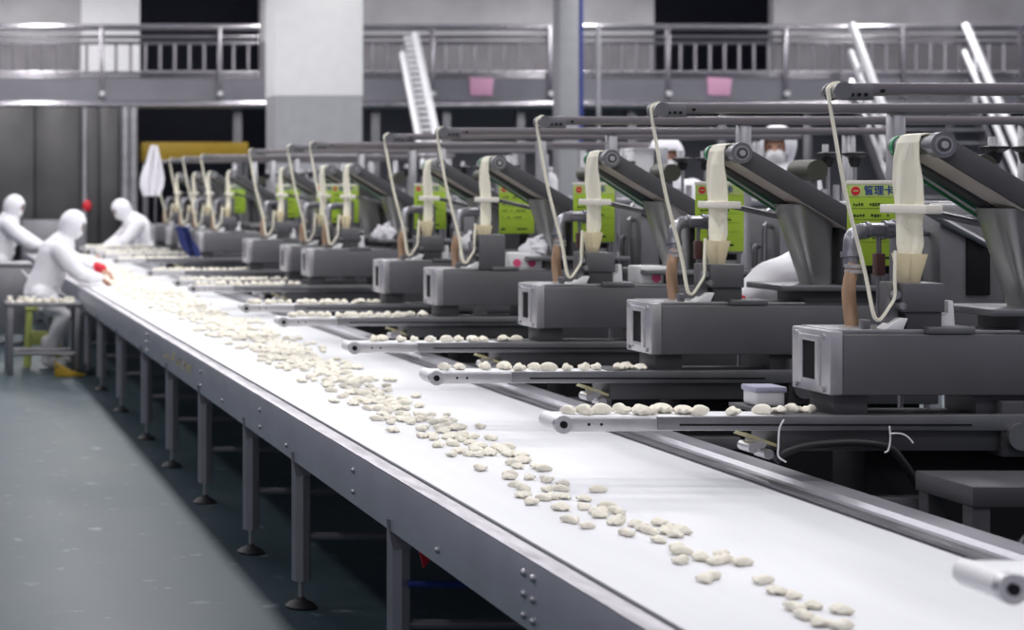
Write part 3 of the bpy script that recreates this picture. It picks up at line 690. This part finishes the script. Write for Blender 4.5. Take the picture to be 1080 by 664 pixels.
# navy cloth on the ninth machine, white cloth on the farthest hook
rows = []
for i in range(9):
    f = i / 8; rows.append([(lerp(2.66, 2.93, (f * 0.55 + j / 7 * 0.5)) + 0.02 * math.sin(j * 2.1 + i), -0.03 + 0.03 * math.sin(j * 1.7 + f * 3), lerp(1.36, 1.05, f)) for j in range(8)])
o = MB().sheet(rows, 0.012).build('cloth', M_NAVY); o.location = (0.02, 18.65, 0); tag(o, 'dark navy cloth hanging at the end of the ninth machine', 'cloth')
rows = []
for i in range(12):
    f = i / 11; wd = lerp(0.07, 0.27, min(1, f * 1.6)) * (1 - 0.35 * max(0, f - 0.8) / 0.2)
    rows.append([(2.95 - 0.04 * f + wd * (j / 8 - 0.5), -0.03 + 0.05 * math.sin(j * 1.9 + f * 2), lerp(2.28, 1.66, f)) for j in range(9)])
o = MB().sheet(rows, 0.02).build('cloth', M_CLOTH); o.location = (0.0, 22.2, 0); MB().tube([(2.965, 0.0, 0), (2.965, 0.0, 2.27)], 0.012, 8).build('hanger_pole', M_DSTEEL, o); tag(o, 'white cloth hung on the farthest overhead conveyor end', 'cloth')

# filling units behind each machine
def filling():
    t = empty('filling_unit')
    MB().box(4.12, 5.05, 0.02, 0.33, 0.95, 1.66, 0.01).build('housing', M_DSTEEL, t)
    MB().box(4.26, 5.09, 0.0, 0.35, 1.66, 1.70, 0.006).build('lid', M_STEEL, t)
    MB().prism([(4.225, 1.335), (4.315, 1.335), (4.315, 1.57), (4.225, 1.57)], 0.005, 0.03, 'y', 0.003).build('dark_hatch', M_BLACK, t)
    for x in (4.40, 4.53):
        k = MB().lathe([(0.018, 0), (0.026, 0.02), (0.03, 0.045), (0.055, 0.06), (0.058, 0.068), (0.03, 0.072)], (x, 0.12, 1.865), 18).build('star_knob', M_RUB, t)
        MB().tube([(x, 0.12, 1.70), (x, 0.12, 1.87)], 0.009, 10).build('stem', M_STEEL, k)
        MB().tube([(x - 0.012, 0.12, 1.935), (x - 0.012, 0.12, 1.975)], 0.014, 10).build('cap', M_WHITEP, k)
    MB().box(4.72, 4.78, 0.08, 0.2, 1.70, 2.02, 0.004).build('mast', M_STEEL, t)
    mo = MB().cyl((4.29, -0.0, 1.85), (4.29, 0.2, 1.85), 0.05).build('motor', M_OLIVE, t); MB().box(4.28, 4.31, 0.04, 0.16, 1.69, 1.81).build('bracket', M_DSTEEL, mo)
    for k in range(4): MB().tube([(4.34 + 0.06 * k, 0.04, 1.70), (4.34 + 0.06 * k, 0.04, 1.76 + 0.02 * (k % 2))], 0.015, 10).build('nozzle', M_ALU, t)
    MB().tube([(4.06, 0.0, 1.67), (4.30, 0.0, 1.54)], 0.016, 10).build('stay_bar', M_STEEL, t)
    for k in range(2): MB().tube(curve_pts([(4.13, 0.1 + 0.1 * k, 1.58 - 0.1 * k), (4.10, 0.1 + 0.1 * k, 1.58 - 0.1 * k), (4.085, 0.1 + 0.1 * k, 1.55 - 0.1 * k), (4.085, 0.1 + 0.1 * k, 1.15), (4.13, 0.1 + 0.1 * k, 1.12)], 4), 0.013, 10).build('pipe', M_DSTEEL, t)
    for k in range(3): MB().cyl((4.40 + 0.15 * k, 0.005, 1.48), (4.40 + 0.15 * k, 0.03, 1.48), 0.02).build('push_button', (M_RED, M_GREEN, M_WHITEP)[k], t)
    MB().box(4.38, 4.80, 0.008, 0.03, 1.12, 1.36, 0.004).build('panel_door', M_STEEL, t)
    for x, y in ((4.36, 0.05), (5.0, 0.05), (4.36, 0.29), (5.0, 0.29)): MB().box(x - 0.03, x + 0.03, y - 0.03, y + 0.03, 0, 0.952, 0.003).build('leg', M_STEEL, t)
    return t
fu = filling()
for i, y in enumerate(MY):
    f = fu if i == 0 else copy_tree(fu); f.location = (0, y, 0)
    tag(f, 'steel filling unit with black knobs behind the ' + ORD[i] + ' dumpling machine', 'filling unit', 'filling units')

# ------------------------------------------------------------------ table, stool and counter at the far left
tb = empty('work_table', W(45, 388, 17.2) * Vector((1, 1, 0)) if False else (1.22, 17.2, 0), 'low steel table heaped with dumplings by the seated worker', 'table')
MB().box(-0.36, 0.36, -0.24, 0.24, 0.640, 0.672, 0.006).build('top', M_DSTEEL, tb)
for dx in (-0.32, 0.32):
    for dy in (-0.2, 0.2): MB().box(dx - 0.03, dx + 0.03, dy - 0.03, dy + 0.03, 0, 0.642, 0.003).build('leg', M_DSTEEL, tb)
MB().tube([(-0.32, -0.2, 0.2), (0.32, -0.2, 0.2)], 0.02, 10).build('stretcher', M_DSTEEL, tb)
MB().tube([(-0.32, 0.2, 0.2), (0.32, 0.2, 0.2)], 0.02, 10).build('stretcher', M_LEG, tb)
for k in range(46):
    put_dumpling(1.22 + random.uniform(-0.31, 0.31), 17.2 + random.uniform(-0.2, 0.2), 0.674 + (0.022 if k > 34 else 0), 'pale dumpling in the layer spread over the low steel table', 'dumplings on the low table')
sl = empty('stool', (1.26, 17.78, 0), 'yellow green plastic stool under the seated worker', 'stool')
MB().box(-0.17, 0.17, -0.15, 0.15, 0.56, 0.60, 0.015).build('seat', M_YSTOOL, sl)
for dx in (-0.15, 0.15):
    for dy in (-0.13, 0.13): MB().tube([(dx, dy, 0), (dx * 0.85, dy * 0.85, 0.57)], [0.032, 0.026], 10).build('leg', M_YSTOOL, sl)
MB().box(-0.15, 0.15, -0.14, -0.12, 0.22, 0.36, 0.006).build('panel', M_YSTOOL, sl)
ct = empty('steel_counter', (1.05, 20.4, 0), 'grey steel counter in front of the worker at far left', 'counter')
MB().box(-0.5, 0.27, -0.3, 0.3, 0.88, 0.92, 0.008).build('top', M_DSTEEL, ct)
MB().box(-0.48, 0.25, -0.28, 0.28, 0.12, 0.88, 0.008).build('cabinet', M_DSTEEL, ct)
for dx in (-0.44, 0.21):
    for dy in (-0.24, 0.24): MB().cyl((dx, dy, 0), (dx, dy, 0.13), 0.025).build('leg', M_LEG, ct)
yp = empty('floor_wedge', (1.47, 16.85, 0), 'small yellow wedge lying on the floor by the low table', 'wedge')
MB().prism([(-0.16, 0.0), (0.10, 0.0), (0.13, 0.02), (0.0, 0.05), (-0.16, 0.14)], -0.05, 0.05, 'y', 0.006).build('block', M_YEL, yp)
MB().tube([(-0.14, -0.055, 0.10), (-0.14, 0.055, 0.10)], 0.012, 8).build('pin', M_BASE, yp)

# ------------------------------------------------------------------ people
def remesh(mb, name, m, parent, vox, smooth_it=4):
    me = bpy.data.meshes.new('tmp'); mb.bm.to_mesh(me); mb.bm.free()
    o = bpy.data.objects.new('tmp', me); COL.objects.link(o)
    md = o.modifiers.new('r', 'REMESH'); md.mode = 'VOXEL'; md.voxel_size = vox
    sm = o.modifiers.new('s', 'SMOOTH'); sm.factor = 0.5; sm.iterations = smooth_it
    bpy.context.view_layer.update()
    out = bpy.data.meshes.new_from_object(o.evaluated_get(bpy.context.evaluated_depsgraph_get()))
    bpy.data.objects.remove(o); bpy.data.meshes.remove(me)
    out.name = name; out.materials.clear(); out.materials.append(m); out.shade_smooth()
    q = bpy.data.objects.new(name, out); COL.objects.link(q)
    if parent: q.parent = parent
    return q
def limb(mb, pts, rs, flat=None):
    P = [Vector(p) for p in pts]
    mb.tube(P, rs, 14, flat=flat)
    for p, r in zip(P, rs): mb.ball(p, r * 0.995, seg=14)
def hand(mb, wrist, d, palm_n, s=1.0, curl=0.5):
    d = d.normalized(); n = (palm_n - d * palm_n.dot(d)).normalized(); side = d.cross(n)
    pc = wrist + d * 0.045 * s
    for k in (-1.5, -0.5, 0.5, 1.5):
        a = wrist + side * 0.012 * k * s; bq = wrist + d * 0.088 * s + side * 0.019 * k * s
        limb(mb, [a, bq], [0.014 * s, 0.013 * s])
        L = (0.062, 0.078, 0.074, 0.058)[int(k + 1.5)] * s
        j1 = bq + (d * math.cos(curl * 0.5) + n * math.sin(curl * 0.5)) * L * 0.5
        j2 = j1 + (d * math.cos(curl * 1.3) + n * math.sin(curl * 1.3)) * L * 0.5
        limb(mb, [bq, j1, j2], [0.0105 * s, 0.0095 * s, 0.008 * s])
    t0 = wrist + d * 0.03 * s - side * 0.02 * s
    t1 = t0 + (d * 0.6 - side * 0.75 + n * 0.3).normalized() * 0.038 * s; t2 = t1 + (d * 0.9 - side * 0.1 + n * 0.4).normalized() * 0.032 * s
    limb(mb, [t0, t1, t2], [0.014 * s, 0.011 * s, 0.009 * s])
def person(label, J, face, gloves=None, mask=True, puff=1.0, cuff=0.056):
    """J: joint positions; face: direction the face looks to"""
    V = {k: Vector(v) for k, v in J.items()}
    face = Vector(face).normalized(); up = (V['head'] - V['neck']).normalized(); up = (up * 0.6 + Vector((0, 0, 1)) * 0.8); up = (up - face * up.dot(face)).normalized(); rt = face.cross(up)
    hc = V['head']
    def HP(f, u, r): return hc + face * f + up * u + rt * r
    def torso(mb, k):
        mid = V['pelvis'].lerp(V['chest'], 0.5)
        limb(mb, [V['hipL'], V['hipR']], [0.105 * k] * 2)
        limb(mb, [V['pelvis'], mid, V['chest']], [0.135 * k, 0.130 * k, 0.145 * k])
        limb(mb, [V['shL'], V['chest'], V['shR']], [0.075 * k, 0.115 * k, 0.075 * k])
        limb(mb, [V['chest'], V['neck']], [0.10 * k, 0.06 * k])
    bd = MB(); torso(bd, 0.9)
    limb(bd, [V['neck'] - up * 0.04, hc - up * 0.05], [0.056, 0.052])
    bd.ball(hc, 0.1, (0.92, 0.92, 1.05)); bd.ball(HP(0.025, -0.05, 0), 0.07)
    bd.ball(HP(0.062, -0.085, 0), 0.03)
    limb(bd, [HP(0.092, 0.01, 0), HP(0.112, -0.03, 0)], [0.010, 0.016])
    for s in (-1, 1): bd.ball(HP(-0.005, -0.01, 0.093 * s), 0.026, (0.6, 0.6, 1.1)); bd.ball(HP(0.075, 0.022, 0.036 * s), 0.018)
    limb(bd, [HP(0.086, -0.058, -0.02), HP(0.09, -0.058, 0.02)], [0.011, 0.011])
    for s in 'LR':
        limb(bd, [V['sh' + s], V['el' + s], V['wr' + s]], [0.058, 0.044, 0.029])
        hd = (V['wr' + s] - V['el' + s]).normalized(); hd = (hd + Vector((0, 0, -0.35))).normalized()
        hand(bd, V['wr' + s], hd, Vector((0, 0, -1)) + face * 0.2, 1.0)
        limb(bd, [V['hip' + s], V['kn' + s], V['an' + s]], [0.085, 0.058, 0.04])
        limb(bd, [V['an' + s] + Vector((0, 0, -0.03)), V['to' + s]], [0.042, 0.032])
    o = remesh(bd, 'person', M_SKIN, None, 0.0075, 3)
    tag(o, label, 'person')
    cv = MB(); torso(cv, 1.10 * puff)
    for s in 'LR':
        e = V['el' + s]; wpt = V['wr' + s].lerp(e, 0.06)
        sag = Vector((0, 0, -0.012))
        limb(cv, [V['sh' + s], V['sh' + s].lerp(e, 0.5) + sag, e, e.lerp(wpt, 0.5) + sag, wpt], [0.088 * puff, 0.082 * puff, 0.070 * puff, 0.062 * puff, 0.045])
        limb(cv, [V['hip' + s], V['hip' + s].lerp(V['kn' + s], .5), V['kn' + s], V['an' + s] + Vector((0, 0, 0.04))], [0.118, 0.108, 0.085, 0.068])
    rnd = random.Random(len(label))
    for k in range(14):                                                  # folds of the loose cloth
        a = V['pelvis'].lerp(V['chest'], rnd.random()); q = Vector((rnd.uniform(-1, 1), rnd.uniform(-1, 1), rnd.uniform(-.3, .3))).normalized()
        p0 = a + q * 0.138 * puff; p1 = p0 + Vector((rnd.uniform(-.09, .09), rnd.uniform(-.09, .09), rnd.uniform(-.12, .12)))
        limb(cv, [p0, p1], [0.02, 0.014])
    remesh(cv, 'coverall', M_CLOTH, o, 0.013, 4)
    # hood with face opening and a cape on the shoulders
    bm = bmesh.new(); bmesh.ops.create_uvsphere(bm, u_segments=32, v_segments=22, radius=1)
    for v in bm.verts:
        c = v.co.copy(); rr = 0.124
        p = hc + rt * c.x * rr + face * (c.y * rr * 1.02 - 0.006) + up * (c.z * rr * 1.10 + 0.012)
        if c.z < -0.35: p = p + (V['neck'] - hc + up * 0.02) * min(1, (-c.z - 0.35) * 0.55)
        v.co = p
    dele = [f for f in bm.faces if (lambda q: q.dot(face) > 0.060 and abs(q.dot(rt)) < 0.072 and -0.105 < q.dot(up) < 0.062)(f.calc_center_median() - hc)]
    bmesh.ops.delete(bm, geom=dele, context='FACES')
    bmesh.ops.solidify(bm, geom=list(bm.faces), thickness=-0.006)
    hm = MB(); hm._add(bm); ho = hm.build('hood', M_CLOTH, o, 0); ho.data.shade_smooth()
    cp = MB(); limb(cp, [hc - up * 0.05 - face * 0.012, V['neck'] + face * 0.0, V['neck'].lerp(V['chest'], 0.45)], [0.098, 0.098, 0.145]); remesh(cp, 'hood_cape', M_CLOTH, o, 0.012, 3)
    if mask:
        mk = MB(); mk.ball(HP(0.050, -0.058, 0), 0.076, (1, 1, 0.85)); mk.ball(HP(0.092, -0.036, 0), 0.036); remesh(mk, 'face_mask', M_WHITEP, o, 0.008, 3)
    for s in (-1, 1): MB().ball(HP(0.089, 0.022, 0.034 * s), 0.0095, seg=10).build('eye', M_BASE, o)
    for s in 'LR':
        b = MB(); limb(b, [V['an' + s] + Vector((0, 0, 0.16)), V['an' + s], V['an' + s] + Vector((0, 0, -0.035))], [0.066, 0.06, 0.062]); limb(b, [V['an' + s] + Vector((0, 0, -0.035)), V['to' + s]], [0.058, 0.046])
        remesh(b, 'boot', M_WHITEP, o, 0.010, 3)
    for s, m_ in (gloves or {}).items():
        b = MB(); e = V['el' + s]; wv = V['wr' + s]
        limb(b, [wv.lerp(e, 0.24), wv.lerp(e, 0.0)], [cuff, cuff * 0.9]); remesh(b, 'cuff', m_, o, 0.010, 2)
    return o
# seated worker at the left of the belt
YS1 = 17.8
person('person in white hooded coverall seated at the belt, leaning in, red cuff on one arm',
    dict(pelvis=(1.24, YS1, 0.72), chest=(1.40, YS1 - 0.02, 1.10), neck=(1.475, YS1 - 0.02, 1.25), head=(1.560, YS1 - 0.03, 1.395),
         hipL=(1.25, YS1 + 0.10, 0.70), hipR=(1.25, YS1 - 0.10, 0.70), shL=(1.43, YS1 + 0.18, 1.14), shR=(1.43, YS1 - 0.20, 1.14),
         elL=(1.64, YS1 + 0.26, 1.02), elR=(1.60, YS1 - 0.28, 0.93), wrL=(1.86, YS1 + 0.10, 0.96), wrR=(1.82, YS1 - 0.16, 0.875),
         knL=(1.46, YS1 + 0.16, 0.50), knR=(1.46, YS1 - 0.12, 0.50), anL=(1.42, YS1 + 0.16, 0.10), anR=(1.30, YS1 - 0.16, 0.10),
         toL=(1.55, YS1 + 0.17, 0.045), toR=(1.44, YS1 - 0.16, 0.045)), (0.86, -0.25, -0.45), gloves={'L': M_RED}, puff=1.16)
Y2 = 22.0
person('person in white hooded coverall standing at far left, reaching to the belt',
    dict(pelvis=(1.02, Y2, 0.90), chest=(1.12, Y2, 1.27), neck=(1.165, Y2, 1.40), head=(1.215, Y2 - 0.02, 1.525),
         hipL=(1.02, Y2 + 0.09, 0.86), hipR=(1.02, Y2 - 0.09, 0.86), shL=(1.13, Y2 + 0.18, 1.31), shR=(1.13, Y2 - 0.18, 1.31),
         elL=(1.36, Y2 + 0.22, 1.16), elR=(1.32, Y2 - 0.24, 1.13), wrL=(1.58, Y2 + 0.12, 1.05), wrR=(1.50, Y2 - 0.14, 1.06),
         knL=(1.06, Y2 + 0.10, 0.49), knR=(1.04, Y2 - 0.10, 0.49), anL=(1.0, Y2 + 0.11, 0.10), anR=(0.98, Y2 - 0.11, 0.10),
         toL=(1.14, Y2 + 0.12, 0.045), toR=(1.12, Y2 - 0.12, 0.045)), (0.85, -0.30, -0.35), puff=1.1)
Y3 = 24.6
person('person in white hooded coverall leaning left over the far end of the belt',
    dict(pelvis=(3.22, Y3, 0.90), chest=(3.04, Y3 - 0.02, 1.22), neck=(2.94, Y3 - 0.03, 1.345), head=(2.82, Y3 - 0.04, 1.46),
         hipL=(3.22, Y3 - 0.09, 0.86), hipR=(3.22, Y3 + 0.09, 0.86), shL=(3.02, Y3 - 0.20, 1.27), shR=(3.02, Y3 + 0.18, 1.27),
         elL=(2.84, Y3 - 0.26, 1.05), elR=(2.80, Y3 + 0.24, 1.05), wrL=(2.60, Y3 - 0.16, 0.93), wrR=(2.58, Y3 + 0.14, 0.93),
         knL=(3.16, Y3 - 0.10, 0.49), knR=(3.16, Y3 + 0.10, 0.49), anL=(3.22, Y3 - 0.11, 0.10), anR=(3.22, Y3 + 0.11, 0.10),
         toL=(3.08, Y3 - 0.12, 0.045), toR=(3.08, Y3 + 0.12, 0.045)), (-0.85, -0.15, -0.55), puff=1.12)
def standing(label, x, y, z0, face):
    f = Vector(face).normalized(); s = Vector((f.y, -f.x, 0)).normalized()   # s: to the right hand
    def P(fw, sd, z): v = Vector((x, y, z0 + z)) + Vector((f.x, f.y, 0)).normalized() * fw + s * sd; return tuple(v)
    return person(label, dict(pelvis=P(0, 0, 0.94), chest=P(0.03, 0, 1.30), neck=P(0.05, 0, 1.44), head=P(0.09, 0, 1.60),
        hipL=P(0, -0.09, 0.90), hipR=P(0, 0.09, 0.90), shL=P(0.03, -0.19, 1.35), shR=P(0.03, 0.19, 1.35), elL=P(0.10, -0.25, 1.08), elR=P(0.10, 0.25, 1.08),
        wrL=P(0.33, -0.16, 1.06), wrR=P(0.33, 0.16, 1.06), knL=P(0.02, -0.10, 0.50), knR=P(0.02, 0.10, 0.50), anL=P(-0.02, -0.11, 0.10), anR=P(-0.02, 0.11, 0.10),
        toL=P(0.12, -0.12, 0.045), toR=P(0.12, 0.12, 0.045)), (f.x, f.y, -0.25))
def step(x, y, h, label):
    t = empty('step_platform', (x, y, 0), label, 'platform')
    MB().box(-0.32, 0.32, -0.24, 0.24, h - 0.04, h, 0.005).build('deck', M_STEEL, t)
    for dx in (-0.28, 0.28):
        for dy in (-0.2, 0.2): MB().box(dx - 0.025, dx + 0.025, dy - 0.025, dy + 0.025, 0, h - 0.039).build('leg', M_LEG, t)
standing('hooded person in white standing at right behind the long feed beams', 6.19, 12.9, 0.46, (-0.55, -0.8, 0)); step(6.19, 12.9, 0.46, 'steel step under the hooded person at right')
standing('hooded person in white beside the tall white bin, behind the feed beams', 5.66, 13.6, 0.40, (-0.3, -0.95, 0)); step(5.66, 13.6, 0.40, 'steel step under the hooded person beside the white bin')
# stooping worker behind the second machine
Y4 = 7.88
person('person in white coverall stooping behind the second machine, red cuff on the reaching arm',
    dict(pelvis=(4.08, Y4 + 0.14, 0.94), chest=(4.02, Y4 + 0.02, 1.28), neck=(4.12, Y4, 1.36), head=(4.22, Y4 - 0.01, 1.40),
         hipL=(3.99, Y4 + 0.14, 0.90), hipR=(4.17, Y4 + 0.14, 0.90), shL=(3.90, Y4 - 0.02, 1.395), shR=(4.20, Y4 + 0.12, 1.25),
         elL=(3.70, Y4 - 0.10, 1.355), elR=(4.26, Y4 - 0.02, 1.02), wrL=(3.53, Y4 - 0.20, 1.285), wrR=(4.14, Y4 - 0.2, 1.05),
         knL=(3.99, Y4 + 0.12, 0.50), knR=(4.17, Y4 + 0.12, 0.50), anL=(3.99, Y4 + 0.18, 0.10), anR=(4.17, Y4 + 0.18, 0.10),
         toL=(3.98, Y4 + 0.04, 0.045), toR=(4.18, Y4 + 0.04, 0.045)), (0.75, -0.45, -0.45), gloves={'L': M_RED}, puff=1.40, cuff=0.042)
tub((4.645, 11.35 + 0.2, 1.70), 0.13, 0.16, 0.31, 'tall white plastic bin on the filling unit behind the fifth machine', M_WHITEP, 0)
def jug(loc, label, capm):
    t = empty('jug', loc, label, 'jug')
    MB().lathe([(0.06, 0), (0.065, 0.01), (0.065, 0.12), (0.05, 0.16), (0.025, 0.18), (0.025, 0.19)], (0, 0, 0)).build('body', M_WHITEP, t)
    MB().lathe([(0.03, 0.188), (0.03, 0.215), (0.026, 0.22)], (0, 0, 0)).build('cap', capm, t)
jug((4.84, 13.5 + 0.25, 1.70), 'white plastic jug on the filling unit behind the sixth machine', M_WHITEP)
jug((4.84, 15.95 + 0.25, 1.70), 'white plastic jug with a red cap on the filling unit behind the eighth machine', M_RED)

def bag(loc, r, label, k):
    rnd = random.Random(k); b = MB(); b.ball((0, 0, 0), r, (1.15, 0.8, 0.8), 28)
    ph = [rnd.uniform(0, 6.28) for _ in range(6)]
    for v in b.bm.verts:
        n = v.co.normalized()
        d = 0.16 * math.sin(5 * n.x + ph[0] + 3 * n.z) + 0.12 * math.sin(9 * n.y + ph[1] - 5 * n.x) + 0.09 * math.sin(13 * n.z + ph[2] + 7 * n.y)
        v.co *= 1 + d
        v.co.z = max(v.co.z, -r * 0.55)
    o = b.build('bag', M_CLOTH, None, 60); o.location = (loc[0], loc[1], loc[2] + r * 0.55)
    MB().tube(curve_pts([(0, 0, r * 0.5), (0.02, 0, r * 0.95), (0.05, 0.01, r * 1.1)], 4), [0.02] * 4 + [0.012] * 5, 10).build('knot', M_CLOTH, o)
    tag(o, label, 'bag')
bag((3.545, 10.2 + 0.10, 1.376), 0.07, 'crumpled white bag on the shelf plate of the fourth machine', 1)
bag((3.545, 11.35 + 0.10, 1.376), 0.075, 'crumpled white bag on the shelf plate of the fifth machine', 2)
bag((3.545, 13.5 + 0.10, 1.376), 0.075, 'crumpled white bag on the shelf plate of the sixth machine', 3)
